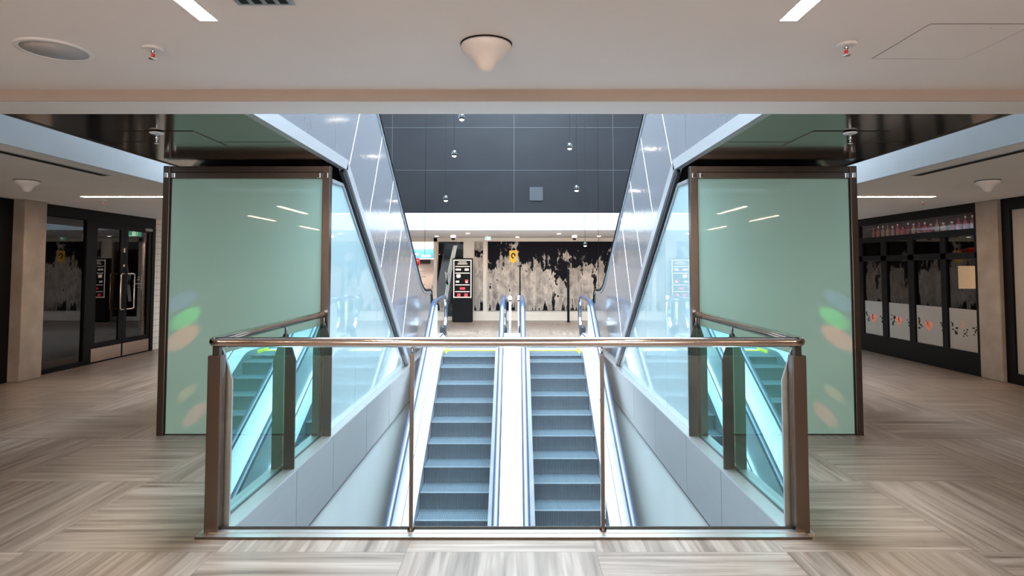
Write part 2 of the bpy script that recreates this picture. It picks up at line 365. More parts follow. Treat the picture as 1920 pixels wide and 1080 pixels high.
# side and back walls
for s, n, X in ((-1, 'left', 7.25), (1, 'right', 7.12)):
    b = MB(); b.box(s * (X + .02), s * (X + .2), -7, 8.85, 0, 2.69); struct('wall_' + n, b, M_dark)
struct('wall_front', box(-12, 12, -7.2, -7, 0, 2.69), M_conc)
b = MB(); b.box(-4.6, -4.5, -7, -6.92, 0, 2.6); b.box(4.5, 4.6, -7, -6.92, 0, 2.6); b.box(-4.5, 4.5, -7, -6.92, 2.5, 2.6); b.box(-1.55, -1.45, -7, -6.92, 0, 2.5); b.box(1.45, 1.55, -7, -6.92, 0, 2.5)
struct('window_4', b, M_black)  # unseen frame added around the rear fill light
struct('wall_tiled', box(-7.4, -7.2, 12.34, 19.7, 0, 2.62), M_tile)
struct('wall_right_far', box(7.05, 7.25, 12.67, 19.7, 0, 2.62), M_dark)

# far wall: cream wall with openings to the left and paintings to the right
FY = 19.62
b = MB()
b.box(-12, -4.3, FY, FY + .15, 0, 2.62); b.box(-2.55, -2.44, FY, FY + .15, 0, 2.62); b.box(-1.60, 12, FY, FY + .15, 0, 2.62)
b.box(-4.3, -1.60, FY, FY + .15, 2.50, 2.62); b.box(-2.44, -1.60, FY, FY + .15, 0, .12)
struct('wall_back', b, M_cream)
struct('baseboard_back', box(-1.60, 8, FY - .02, FY, 0, .27), M_cream)
b = MB(); b.box(-12, 12, 23.8, 24, 0, 2.62); b.box(-4.5, -4.3, 19.77, 23.8, 0, 2.62); b.box(-1.6, -1.4, 19.77, 23.8, 0, 2.62); struct('wall_shop_back', b, M_dark)
struct('ceiling_shop', box(-12, 12, 19.72, 24, 2.62, 3.06), M_conc)

# ------------------------------------------------------------------ shopfronts at the sides
def struct_part(name, mb, mats, parent, **k): return mb.build(name, mats, parent, **k)
GX = -7.2
f = MB()
f.box(GX - .04, GX + .04, 9.28, 12.34, 2.44, 2.62); f.box(GX - .04, GX + .04, 9.28, 9.36, 0, 2.44); f.box(GX - .04, GX + .04, 10.36, 10.54, 0, 2.44)
f.box(GX - .04, GX + .04, 12.24, 12.34, 0, 2.44); f.box(GX - .04, GX + .04, 9.36, 10.36, 0, .07)
win = struct('window_1', f, M_black, bevel=.003)
p = box(GX - .006, GX + .006, 9.36, 10.36, .07, 2.44).build('pane', M_gshop, win); p['label'] = 'dark reflecting shop pane'
def door(n, y0, y1, hy, sgn):
    d = MB(); d.box(GX - .025, GX + .025, y0, y0 + .10, .0, 2.44); d.box(GX - .025, GX + .025, y1 - .10, y1, 0, 2.44)
    d.box(GX - .025, GX + .025, y0 + .1, y1 - .1, 2.33, 2.44); d.box(GX - .025, GX + .025, y0 + .1, y1 - .1, .0, .34)
    o = struct('door_%d' % n, d, M_black, bevel=.003)
    box(GX - .006, GX + .006, y0 + .1, y1 - .1, .34, 2.33).build('pane', M_gshop, o)
    k = box(GX + .0255, GX + .029, y0 + .02, y1 - .02, .025, .25).build('kick_plate', M_kick, o); k['label'] = 'brushed warm steel kick plate'
    for side, mm in ((1, M_brass), (-1, M_brass)):
        x = GX + side * .095; e = hy + sgn * .15; pts = [(GX + side * .02, e, 1.53), (x - side * .02, e, 1.53)]
        for a in range(0, 91, 30): pts.append((x, hy + sgn * (.04 - .04 * math.sin(R(a))) , 1.53 - .04 * (1 - math.cos(R(a)))))
        for a in range(0, 91, 30): pts.append((x, hy + sgn * (.04 - .04 * math.cos(R(a))), .92 - .04 * math.sin(R(a))))
        pts += [(x - side * .02, e, .88), (GX + side * .02, e, .88)]
        h = MB().tube(pts, .014, 10).build('pull_handle', mm, o)
    return o
d1 = door(1, 10.545, 11.385, 11.20, 1); d2 = door(2, 11.395, 12.235, 11.60, -1)
MB().box(GX + .026, GX + .05, 11.33, 11.375, 1.92, 2.0).build('lock', M_brass, d1)
MB().lathe((GX + .04, 11.35, 1.68), [(.0, .03), (.02, .02), (.022, -.02), (0, -.03)], 12).build('lock', M_brass, d1)
box(GX + .026, GX + .06, 12.0, 12.2, 2.355, 2.41).build('door_closer', M_frost, d2)
q = MB()                         # pale outline lettering on the right hand door leaf
for y, z0, z1 in ((11.76, 1.21, 1.50), (11.96, 1.21, 1.50)): q.box(GX + .007, GX + .009, y - .008, y + .008, z0, z1)
for y0, y1, z in ((11.70, 11.76, 1.39), (11.70, 11.76, 1.31), (11.76, 11.96, 1.335), (11.82, 11.90, 1.41), (11.84, 11.9, 1.46), (11.84, 11.9, 1.26)): q.box(GX + .007, GX + .009, y0, y1, z - .006, z + .006)
q.build('door_lettering', M_frost, d2)
# inside the left shop
struct('wall_shop_left', MB().box(-11.2, -11, 8, 19, 0, 2.69).box(-11, -7.25, 8.8, 9.0, 0, 2.6).box(-11, -7.42, 15.2, 15.4, 0, 2.6), M_dark)
ex = thing('exit_sign', 'lit green exit sign seen through the dark glass doors', 'sign', (-7.75, 12.6, 2.45))
box(-7.90, -7.58, 12.58, 12.63, 2.27, 2.44).build('housing', M_vent, ex)
box(-7.885, -7.595, 12.572, 12.579, 2.285, 2.415).build('sign_face', M_green, ex)
q = MB(); q.box(-7.86, -7.855, 12.568, 12.571, 2.30, 2.40); q.box(-7.86, -7.70, 12.568, 12.571, 2.295, 2.303)
for z in (2.315, 2.345, 2.375, 2.40): q.box(-7.765, -7.715, 12.568, 12.571, z - .006, z + .006)
q.box(-7.77, -7.76, 12.568, 12.571, 2.30, 2.405); q.box(-7.72, -7.71, 12.568, 12.571, 2.30, 2.405); q.box(-7.68, -7.67, 12.568, 12.571, 2.30, 2.40); q.box(-7.68, -7.63, 12.568, 12.571, 2.395, 2.405)
q.build('pictogram', M_pale, ex)
box(-7.76, -7.74, 12.59, 12.62, 2.44, 2.62).build('bracket', M_vent, ex)
ch = thing('shell_chair', 'pale wooden chair behind the left shop pane', 'chair', (-8.0, 10.1, 0))
q = MB(); q.lathe((-8.0, 10.1, .45), [(0, -.02), (.19, -.02), (.21, 0), (.19, .02), (0, .025)], 24); q.build('seat', M_wood, ch)
q = MB()
for i in range(9):
    a0, a1 = R(20 + i * 15), R(35 + i * 15)
    pts = [(-8.0 + .21 * math.cos(a), 10.1 + .21 * math.sin(a)) for a in (a0, a1)]
    q.raw([(pts[0][0], pts[0][1], .47), (pts[1][0], pts[1][1], .47), (pts[1][0] * 1.0, pts[1][1] + .05, .88), (pts[0][0], pts[0][1] + .05, .88)], [(0, 1, 2, 3)])
o = q.build('backrest', M_wood, ch); sm = o.modifiers.new('thick', 'SOLIDIFY'); sm.thickness = .016
for dx, dy in ((-.15, -.15), (.15, -.15), (-.15, .15), (.15, .15)):
    MB().tube([(-8 + dx * 1.25, 10.1 + dy * 1.25, 0), (-8 + dx, 10.1 + dy, .44)], [.012, .018], 10).build('leg', M_wood, ch)
area('left_shop_fill', (-8.6, 10.2, 2.55), (0, 0, 0), .5, .5, 9, (1.0, .74, .5))  # unseen weak light added so the chair shows behind the pane
area('right_shop_lamp', (9.6, 11.6, 2.55), (0, 0, 0), .5, .5, 8, (1.0, .70, .45))
q = MB(); q.box(-8.9, -8.2, 10.7, 11.9, 0, .62); o = q.build('counter_cabinet', M_blackm, bevel=.01); tag(o, 'dark low cabinet behind the left shop pane', 'cabinet')

# right shopfront
GX2 = 7.05; cols = [(9.35, 9.98), (10.11, 10.79), (10.95, 11.58), (11.75, 12.37)]
f = MB(); x0, x1 = GX2 - .03, GX2 + .05
f.box(x0, x1, 9.28, 12.67, 0, .345); f.box(x0, x1, 9.28, 12.67, 2.48, 2.62); f.box(x0, x1, 9.28, 12.67, 2.13, 2.235); f.box(x0, x1, 9.28, 12.67, 1.77, 1.87)
ed = [9.28] + [v for c in cols for v in c] + [12.67]
for i in range(0, len(ed), 2): f.box(x0, x1, ed[i], ed[i + 1], .345, 2.13)
for y in (9.28, 12.45): f.box(x0, x1, y, y + .07, 2.235, 2.48)
win2 = struct('window_2', f, M_black, bevel=.003)
box(GX2 - .0, GX2 + .01, 9.35, 12.45, 2.235, 2.48).build('pane', M_gclear, win2)
box(GX2 + .10, GX2 + .42, 9.30, 12.65, 2.18, 2.235).build('bottle_ledge', M_blackm, win2)
box(GX2 + .42, GX2 + .45, 9.30, 12.65, 2.18, 2.6).build('back_panel', M_blackm, win2)
def heart(q, xx, yc, zc, s):
    pts = []
    for i in range(24):
        a = 2 * math.pi * i / 24; hx = 16 * math.sin(a) ** 3; hz = 13 * math.cos(a) - 5 * math.cos(2 * a) - 2 * math.cos(3 * a) - math.cos(4 * a)
        pts.append((yc + hx * s / 16, zc + hz * s / 16))
    q.prism_x(pts, xx, xx + .0015)
def figure(q, xx, yc, zc, s, seed):
    rr = random.Random(seed)
    for i in range(7):
        y = yc + rr.uniform(-.9, .9) * s; z = zc + (i / 6 - .5) * 2.2 * s; w = rr.uniform(.25, .7) * s; h = rr.uniform(.10, .28) * s
        q.box(xx, xx + .0015, y - w * .6, y + w * .6, z - h, z + h)
for i, (y0, y1) in enumerate(cols):
    for z0, z1 in ((.99, 1.77), (1.87, 2.13)): box(GX2, GX2 + .01, y0, y1, z0, z1).build('pane', M_gshop, win2)
    fp = box(GX2, GX2 + .01, y0, y1, .345, .99).build('frosted_pane', M_frost, win2); fp['label'] = 'frosted lower pane with small printed motifs'
    q = MB(); xx = GX2 - .0025; n = (y1 - y0)
    yl = y1 - .10 * n                                       # left end as seen from the hall
    figure(q, xx, y1 - .10, .68, .075, i * 5 + 1); figure(q, xx, y0 + .06, .67, .055, i * 5 + 2)
    if i % 2 == 1: q.mat(1); heart(q, xx, (y0 + y1) / 2 + .03, .66, .105); q.mat(0); figure(q, xx - .002, (y0 + y1) / 2 + .05, .69, .04, i + 30)
    elif i == 2: q.mat(1); heart(q, xx, y1 - .29, .68, .10); q.mat(0); figure(q, xx - .002, y1 - .28, .70, .035, 44)
    else: q.mat(1); figure(q, xx, (y0 + y1) / 2, .74, .045, i + 60); q.mat(0); figure(q, xx, (y0 + y1) / 2 - .03, .62, .05, i + 70)
    q.build('printed_motifs', [M_blackm, M_orange], fp)
# bottles on the ledge
bott_cols = [((0.30, .01, .03), 'dark red'), ((.42, .02, .05), 'crimson'), ((.40, .24, .10), 'amber'), ((.45, .05, .13), 'pink'), ((.32, .22, .13), 'straw coloured')]
bm_list = [mat('bottle_' + n.replace(' ', '_'), c, .08, 0, coat=1.0) for c, n in bott_cols]
M_cap = mat('bottle_cap', (.75, .70, .64), .25)
yy = 12.38; k = 0; order = [0, 0, 4, 2, 4, 1, 1, 0, 2, 0, 1, 0, 2, 2, 0, 3, 3, 1, 3, 1]
shape = [[(.0, 0), (.034, 0), (.036, .01), (.036, .11), (.014, .15), (.012, .19)], [(.0, 0), (.044, 0), (.046, .01), (.046, .09), (.018, .12), (.016, .15)], [(.0, 0), (.030, 0), (.031, .01), (.031, .13), (.011, .17), (.010, .215)]]
words = ['slim', 'stout', 'tall']
proto = {}
for k, ci in enumerate(order):
    y = 12.38 - k * .155 - (.05 if k > 13 else 0); sh = (k * 2 + ci) % 3; base = (GX2 + .22, y, 2.236)
    place = 'at the far end of the ledge' if k == 0 else 'at the pillar end of the ledge' if k == len(order) - 1 else 'bottle number %d from the far end' % (k + 1)
    lab = '%s %s glass bottle on the high window ledge, %s' % (words[sh], bott_cols[ci][1], ['', 'first', 'second', 'third', 'fourth', 'fifth', 'sixth', 'seventh', 'eighth', 'ninth', 'tenth', 'eleventh', 'twelfth', 'thirteenth', 'fourteenth', 'fifteenth', 'sixteenth', 'seventeenth', 'eighteenth', 'nineteenth', 'twentieth'][k + 1] + ' from the enclosure end')
    key = (sh, ci)
    if key not in proto:
        t = thing('glass_bottle', lab, 'bottle', base, 'bottles on the high window ledge')
        MB().lathe(base, shape[sh], 16).build('body', bm_list[ci], t)
        tp = shape[sh][-1]; MB().lathe((base[0], base[1], base[2] + tp[1]), [(tp[0] + .003, -.02), (tp[0] + .003, .012), (0, .013)], 12).build('cap', M_cap if k % 3 else bm_list[3], t)
        proto[key] = t
    else: dup(proto[key], Vector(base) - Vector(proto[key]['o0']), lab)
area('ledge_fill', (GX2 + .22, 10.9, 2.58), (0, 0, 0), .06, 3.0, 1.3, (1.0, 0.40, 0.48))  # unseen light added to make the bottles show
# inside the right shop
struct('wall_shop_right', MB().box(11, 11.2, 8, 19, 0, 2.69).box(7.3, 11, 8.6, 8.8, 0, 2.6).box(7.3, 11, 15.2, 15.4, 0, 2.6), M_dark)
o = box(9.05, 9.62, 12.5, 12.54, 1.22, 1.68).build('lit_wall_panel', M_warmwin, bevel=.004); tag(o, 'cream panel inside the right shop, lamplight put in as glow', 'panel')
pl = thing('hanging_lamp', 'dark red hanging lamp inside the right shop', 'lamp', (9.12, 12.2, 1.80))
MB().lathe((9.12, 12.2, 1.80), [(.26, 0), (.24, .2), (.05, .24)], 24).build('shade', M_red, pl); MB().lathe((9.12, 12.2, 1.82), [(0, 0), (.04, .02), (.03, .1), (0, .12)], 12).build('bulb', M_bulb, pl); MB().tube([(9.12, 12.2, 2.02), (9.12, 12.2, 2.62)], .006, 6).build('cord', M_blackm, pl)

# concrete pillars
for s, n, xa, xb in ((-1, 'left', -7.32, -7.02), (1, 'right', 7.0, 7.30)):
    q = MB(); q.box(xa, xb, 8.86, 9.28, 0, 2.62); o = struct('concrete_pillar', q, M_conc, bevel=.012)
    tag(o, 'grey concrete pillar beside the %s' % ('double glass doors' if s < 0 else 'shopfront with the bottle ledge'), 'pillar')
# black shopfronts nearer than the pillars
q = MB(); q.box(7.06, 7.12, 3.9, 4.1, 0, 2.62); q.box(7.06, 7.12, 8.70, 8.86, 0, 2.62); q.box(7.06, 7.12, 4.1, 8.7, 2.45, 2.62); q.box(7.06, 7.12, 4.1, 8.7, 0, .15); o = struct('window_5', q, M_black)
box(7.09, 7.10, 4.1, 8.7, .15, 2.45).build('pane', M_frost, o)
q = MB(); q.box(-7.25, -7.19, 3.9, 8.86, 0, 2.62); struct('window_6', q, M_black)

# ------------------------------------------------------------------ stair well edge: coping and fascia
for s in (-1, 1):
    n = '6' if s < 0 else '7'
    q = MB()
    edges = [3.80, 5.02, 6.02, 7.35, 8.65, 10.45, 12.62]
    for a, c in zip(edges, edges[1:]):
        q.box(s * (VX - .012), s * (VX + .003), a + .004, c - .004, -.56, -.002)          # fascia panels
    q.mat(1)
    for a, c in zip(edges, edges[1:]): q.box(s * (VX - .014), s * 1.86, a + .002, c - .002, -.002, .012)  # coping tops
    q.mat(2); q.box(s * (VX - .013), s * (VX + .002), 3.80, 12.62, -.575, -.56)
    struct('trim_' + n, q, [M_coping, M_steel, M_gasket])

# ------------------------------------------------------------------ guard railing around the near end
gr = thing('guard_railing', 'steel and glass guard railing around the near end of the stair well', 'railing', (0, 3.86, 0))
HZ = 1.155
def arc_path():
    pts = [(-1.825, 6.02, HZ + .012)]
    for a in range(0, 91, 15): pts.append((-1.76 - .065 * math.cos(R(a)), 3.885 - .065 * math.sin(R(a)), HZ))
    for a in range(90, -1, -15): pts.append((1.76 + .065 * math.cos(R(a)), 3.885 - .065 * math.sin(R(a)), HZ))
    pts.append((1.825, 6.02, HZ + .012)); return pts
MB().tube(arc_path(), .031, 20).build('handrail', M_tube, gr)
o = MB().box(-1.855, 1.815, 3.745, 3.80, 0.0, .013).build('base_rail', M_coping, gr, bevel=.002)
MB().box(-1.855, 1.815, 3.740, 3.745, 0.0, .013).build('base_edge', M_bronze, gr)
MB().box(-1.80, 1.80, 3.80, 3.86, .001, .016).mat(1).box(-1.80, 1.80, 3.853, 3.86, .016, .03).build('glass_channel', [M_steel, M_gasket], gr)
for s in (-1, 1):
    p = MB().box(s * 1.748, s * 1.832, 3.80, 3.865, .012, 1.075).build('post', M_bronze, gr, bevel=.004); p['label'] = 'square bronze-toned corner post'
    MB().box(s * 1.77, s * 1.81, 3.815, 3.855, 1.075, 1.135).build('neck', M_fin, p)
    # plate fin on the inner side, with its cut-off top corner
    for y, nm, top in ((3.885, 'post_fin', 1.10), (5.0, 'post_fin', 1.06), (5.98, 'post_fin', 1.06)):
        poly = [(s * 1.80, .0), (s * 1.715, .0), (s * 1.715, top - .19), (s * 1.775, top), (s * 1.80, top)]
        fn = MB().prism_y(poly, y - .006, y + .012).build(nm, M_fin if y > 4 else M_coping, gr)
        if y > 4: MB().lathe((s * 1.80, y + .003, top), [(.022, -.03), (.022, .02), (.010, .03), (.010, .075)], 12).build('rail_bracket', M_fin, fn)
    for y0, y1 in ((3.90, 4.985), (5.02, 5.97)):
        MB().box(s * 1.806, s * 1.818, y0, y1, .022, 1.07).build('glass_pane', M_gteal, gr)
    q = MB()
    for y0, y1 in ((3.90, 4.985), (5.02, 5.97)): q.box(s * 1.800, s * 1.824, y0, y1, .010, .022)
    q.build('glass_seal', M_gasket, gr)
    p = MB().box(s * .585 - .012, s * .585 + .012, 3.822, 3.846, .03, 1.085).build('post', M_bronze, gr, bevel=.002); p['label'] = 'slim square post in the front run'
    MB().tube([(s * .585, 3.834, 1.08), (s * .585, 3.834, 1.13)], .007, 10).build('neck', M_chrome, p)
    MB().lathe((s * .585, 3.834, .012), [(.020, 0), (.022, .012), (.014, .026)], 12).build('foot', M_bronze, p)
for x0, x1 in ((-1.78, -.60), (-.57, .57), (.60, 1.78)): MB().box(x0, x1, 3.830, 3.838, .03, 1.07).build('glass_pane', M_gclear, gr)

# ------------------------------------------------------------------ ascending escalators at either side, seen from below and beside
def zt(y): return 3.66 - .613 * (y - 8.09)               # top edge of the balustrade side
B0 = (6.45, 2.70); B1 = (10.46, -.02)                      # lower edge of the incline
def zb(y): return B0[1] + (B1[1] - B0[1]) * (y - B0[0]) / (B1[0] - B0[0])
def ascending(s, word):
    X = s * 1.77; Xo = s * 3.36
    t = thing('ascending_escalator', 'steel clad escalator rising overhead on the %s of the stair well' % word, 'escalator', (X, 10.46, 0))
    # top curve: incline then level newel piece
    top = [(4.12, 5.45), (5.17, 5.45)] + [(y, zt(y)) for y in (5.6, 6.4, 7.2, 8.0, 9.0, 10.0, 11.0, 11.6)]
    for i in range(1, 7):
        y = 11.6 + i * .18; a = i / 6; top.append((y, zt(11.6) - .613 * (1.08 * a - .5 * 1.08 * a * a)))
    zl = top[-1][1]; top += [(13.0, zl - .005), (13.25, zl - .01)]
    front = [(13.42, zl - .12), (13.45, .5), (13.45, 0.0)]
    # cladding panels: one level panel run then inclined panels cut square to the slope
    def top_at(y):
        for a, c in zip(top, top[1:]):
            if a[0] <= y <= c[0]: return a[1] + (c[1] - a[1]) * (y - a[0]) / (c[0] - a[0])
        return top[-1][1]
    cuts = [7.5, 8.4, 9.2, 10.0, 10.9, 11.8]
    def foot(y):                                         # foot of the square cut starting at the top edge
        z = top_at(y); best = None
        for i in range(400):
            d = i * .01; yy, zz = y - .56 * d, z - .91 * d
            lo = zb(yy) if yy > B0[0] else B0[1]
            if yy > B1[0]: lo = 0.0
            if zz <= lo: return (yy, max(lo, zz))
        return (y, 0)
    q = MB(); polys = []
    polys.append([(4.12, 2.70), (6.17, 2.70), (6.17, top_at(6.17)), (5.17, 5.45), (4.12, 5.45)])
    prev_t, prev_f = (6.18, top_at(6.18)), (6.18, 2.70)
    for c in cuts:
        ft = foot(c); tt = (c, top_at(c)); mid = [p for p in top if prev_t[0] < p[0] < c]
        lowmid = [B0] if prev_f[0] < B0[0] < ft[0] else ([(B1[0], 0.0)] if prev_f[0] < B1[0] < ft[0] else [])
        polys.append([prev_f] + lowmid + [ft, tt] + mid[::-1] + [prev_t]); prev_t, prev_f = tt, ft
    mid = [p for p in top if p[0] > prev_t[0]]
    lowmid = [(B1[0], 0.0)] if prev_f[0] < B1[0] else []
    polys.append([prev_f] + lowmid + [(13.45, 0)] + front[:-1][::-1] + mid[::-1] + [prev_t])
    for i, pl in enumerate(polys):
        cp = MB().prism_x(pl, X, X + s * .012).build('cladding_panel', M_clad, t)
    for c in cuts[:-1]:                                 # bright joints
        a, f2 = (c, top_at(c)), foot(c)
        q.prism_x([(a[0] - .005, a[1]), (a[0] + .005, a[1]), (f2[0] + .005, f2[1]), (f2[0] - .005, f2[1])], X - s * .0015, X + s * .002)
    q.build('cladding_joint', M_seam, t)
    # outer side, closed off
    MB().prism_x([(4.12, 2.70), (6.45, 2.70), (10.46, 0), (13.4, 0), (13.4, .95), (12.2, 1.1), (5.17, 5.45), (4.12, 5.45)], Xo, Xo - s * .02).build('outer_side', M_clad, t)
    # handrail of the balustrade
    path = top[1:] + [(13.36, zl - .05), (13.42, zl - .14), (13.43, zl - .3)]
    MB().sweep([(-.035, -.015), (.035, -.015), (.04, .005), (.025, .03), (-.025, .03), (-.04, .005)], path, X + s * .01, True).build('handrail', M_blackm, t)
    MB().sweep([(-.012, -.06), (.012, -.06), (.012, -.016), (-.012, -.016)], path[:-2], X - s * .004).build('rail_carrier', M_trim, t)
    # bottom frame: steel band, black gap
    low = [(4.12, 2.70), (6.47, 2.70), (10.44, 0.01)]
    MB().sweep([(-.02, -.045), (.02, -.045), (.02, .07), (-.02, .07)], [low[1], low[2]], X - s * .025).build('edge_band', M_band, t)
    MB().box(X - s * .045, X + s * .02, 4.12, 6.50, 2.655, 2.765).build('edge_band', M_band, t)
    MB().sweep([(-.02, -.105), (.02, -.105), (.02, -.045), (-.02, -.045)], [low[1], low[2]], X + s * .0).build('shadow_gap', M_gasket, t)
    # mirror soffit under the upper landing and under the incline
    MB().box(X - s * .0, s * 3.40, 4.05, 6.40, 2.66, 2.70).build('soffit', M_soffit, t)
    MB().prism_x([(6.40, 2.66), (6.45, 2.70), (10.46, 0.02), (10.42, .0)], X + s * .03, Xo).build('incline_soffit', M_soffit, t)
    q = MB(); q.box(s * 3.40, s * 3.43, 4.05, 6.5, 2.655, 2.90); q.build('soffit_edge', M_bronze, t)
    # joints of the soffit sheets
    q = MB(); q.box(X + s * .03, s * 3.39, 5.06, 5.066, 2.658, 2.662); q.build('soffit_joint', M_gasket, t)
    # steps hidden inside are left out; deck of the lower landing and inner newel base
    q = MB(); q.box(X + s * .02, X + s * .22, 12.3, 13.5, 0, .62); q.build('newel_base', M_clad, t, bevel=.03)
    return t
ascL = ascending(-1, 'left'); ascR = ascending(1, 'right')

# hatch and sprinkler in each mirror soffit
def sprinkler(label, x, y, z, red=True, drop=.0):
    t = thing('sprinkler', label, 'sprinkler', (x, y, z), 'fire sprinklers in the ceilings')
    MB().lathe((x, y, z), [(.05, 0), (.052, -.004), (.042, -.011), (.022, -.006), (0, -.006)], 24).build('cover_ring', M_white, t)
    MB().lathe((x, y, z - drop), [(.011, drop), (.011, -.022), (.007, -.026), (.007, -.034)], 12).build('body', M_chrome, t)
    MB().lathe((x, y, z - drop - .030), [(0, .004), (.008, 0), (.009, -.012), (0, -.018)], 12).build('bulb', M_red if red else M_chrome, t)
    MB().lathe((x, y, z - drop - .052), [(0, .004), (.006, .003), (.019, 0), (.019, -.004), (0, -.005)], 16).build('deflector', M_chrome, t)
    return t
for s, w in ((-1, 'left'), (1, 'right')):
    cx = -2.70 if s < 0 else 2.62
    q = MB(); a, c, y0, y1 = cx - .29, cx + .29, 4.66, 5.22
    q.box(a, c, y0, y1, 2.656, 2.6592); o = q.build('access_hatch', M_soffit); tag(o, 'flush square hatch in the mirror soffit of the %s escalator' % w, 'hatch')
    sprinkler('chrome sprinkler hanging from the mirror soffit above the %s glass enclosure' % w, cx, 4.68, 2.652, False, .03)

# ------------------------------------------------------------------ frosted glass enclosures under the ascending escalators
def enclosure(s, w):
    X0, X1 = s * 1.81, s * 3.385; Y = 6.06
    t = thing('glass_enclosure', 'frosted green glass enclosure under the %s ascending escalator' % w, 'enclosure', (s * 2.6, Y, 0))
    for x, ww in ((X0, .035), (X1, .032)):
        p = MB().box(x - ww, x + ww, Y - .03, Y + .05, 0, 2.625).build('post', M_bronze, t, bevel=.003)
    MB().box(X0 + s * .035, X1 - s * .03, Y - .012, Y + .04, 2.565, 2.625).build('top_rail', M_bronze, t, bevel=.003)
    MB().box(X0 + s * .035, X1 - s * .03, Y - .028, Y + .02, 2.500, 2.562).build('top_rail', M_bronze, t, bevel=.003)
    for x in (X0 + s * .075, X0, X1 - s * .07, X1):
        MB().box(x - .018, x + .018, Y - .04, Y - .026, 2.505, 2.555).build('clamp', M_chrome, t, bevel=.004)
    p = MB().box(X0 + s * .045, X1 - s * .04, Y, Y + .014, .012, 2.50).build('front_pane', M_pod, t); p['label'] = 'tall frosted green pane facing the hall'
    MB().box(X0 + s * .04, X1 - s * .035, Y - .004, Y + .018, 0, .012).build('floor_seal', M_gasket, t)
    for xa, xb in ((X0 + s * .036, X0 + s * .045), (X1 - s * .032, X1 - s * .041)): MB().box(xa, xb, Y - .004, Y + .016, .012, 2.5).build('pane_seal', M_gasket, t)
    # side panes over the stair well, cut to the incline
    ys = [6.115, 7.13, 8.22, 10.22]
    def zc(y): return min(2.49, zb(y) - .145)
    for a, c in zip(ys, ys[1:]):
        pts = [(a + .004, .014), (c - .004, .014), (c - .004, max(.02, zc(c)))]
        kk = 6.55
        if a < kk < c: pts.append((kk, zc(kk)))
        pts.append((a + .004, zc(a)))
        p = MB().prism_x(pts, s * 1.785, s * 1.799).build('side_pane', M_podin, t)
    p['label'] = 'pale aqua frosted side pane'
    MB().prism_x([(6.11, .014), (10.22, .014), (6.55, 2.48), (6.11, 2.48)], s * 3.385, s * 3.40).build('outer_pane', M_pod, t)
    # thin steel bead between pane and incline
    MB().sweep([(-.014, -.018), (.014, -.018), (.014, .018), (-.014, .018)], [(6.12, 2.49), (6.50, 2.50), (10.22, zb(10.22) - .135)], s * 1.785).build('bead', M_trim, t)
    return t
encL = enclosure(-1, 'left'); encR = enclosure(1, 'right')

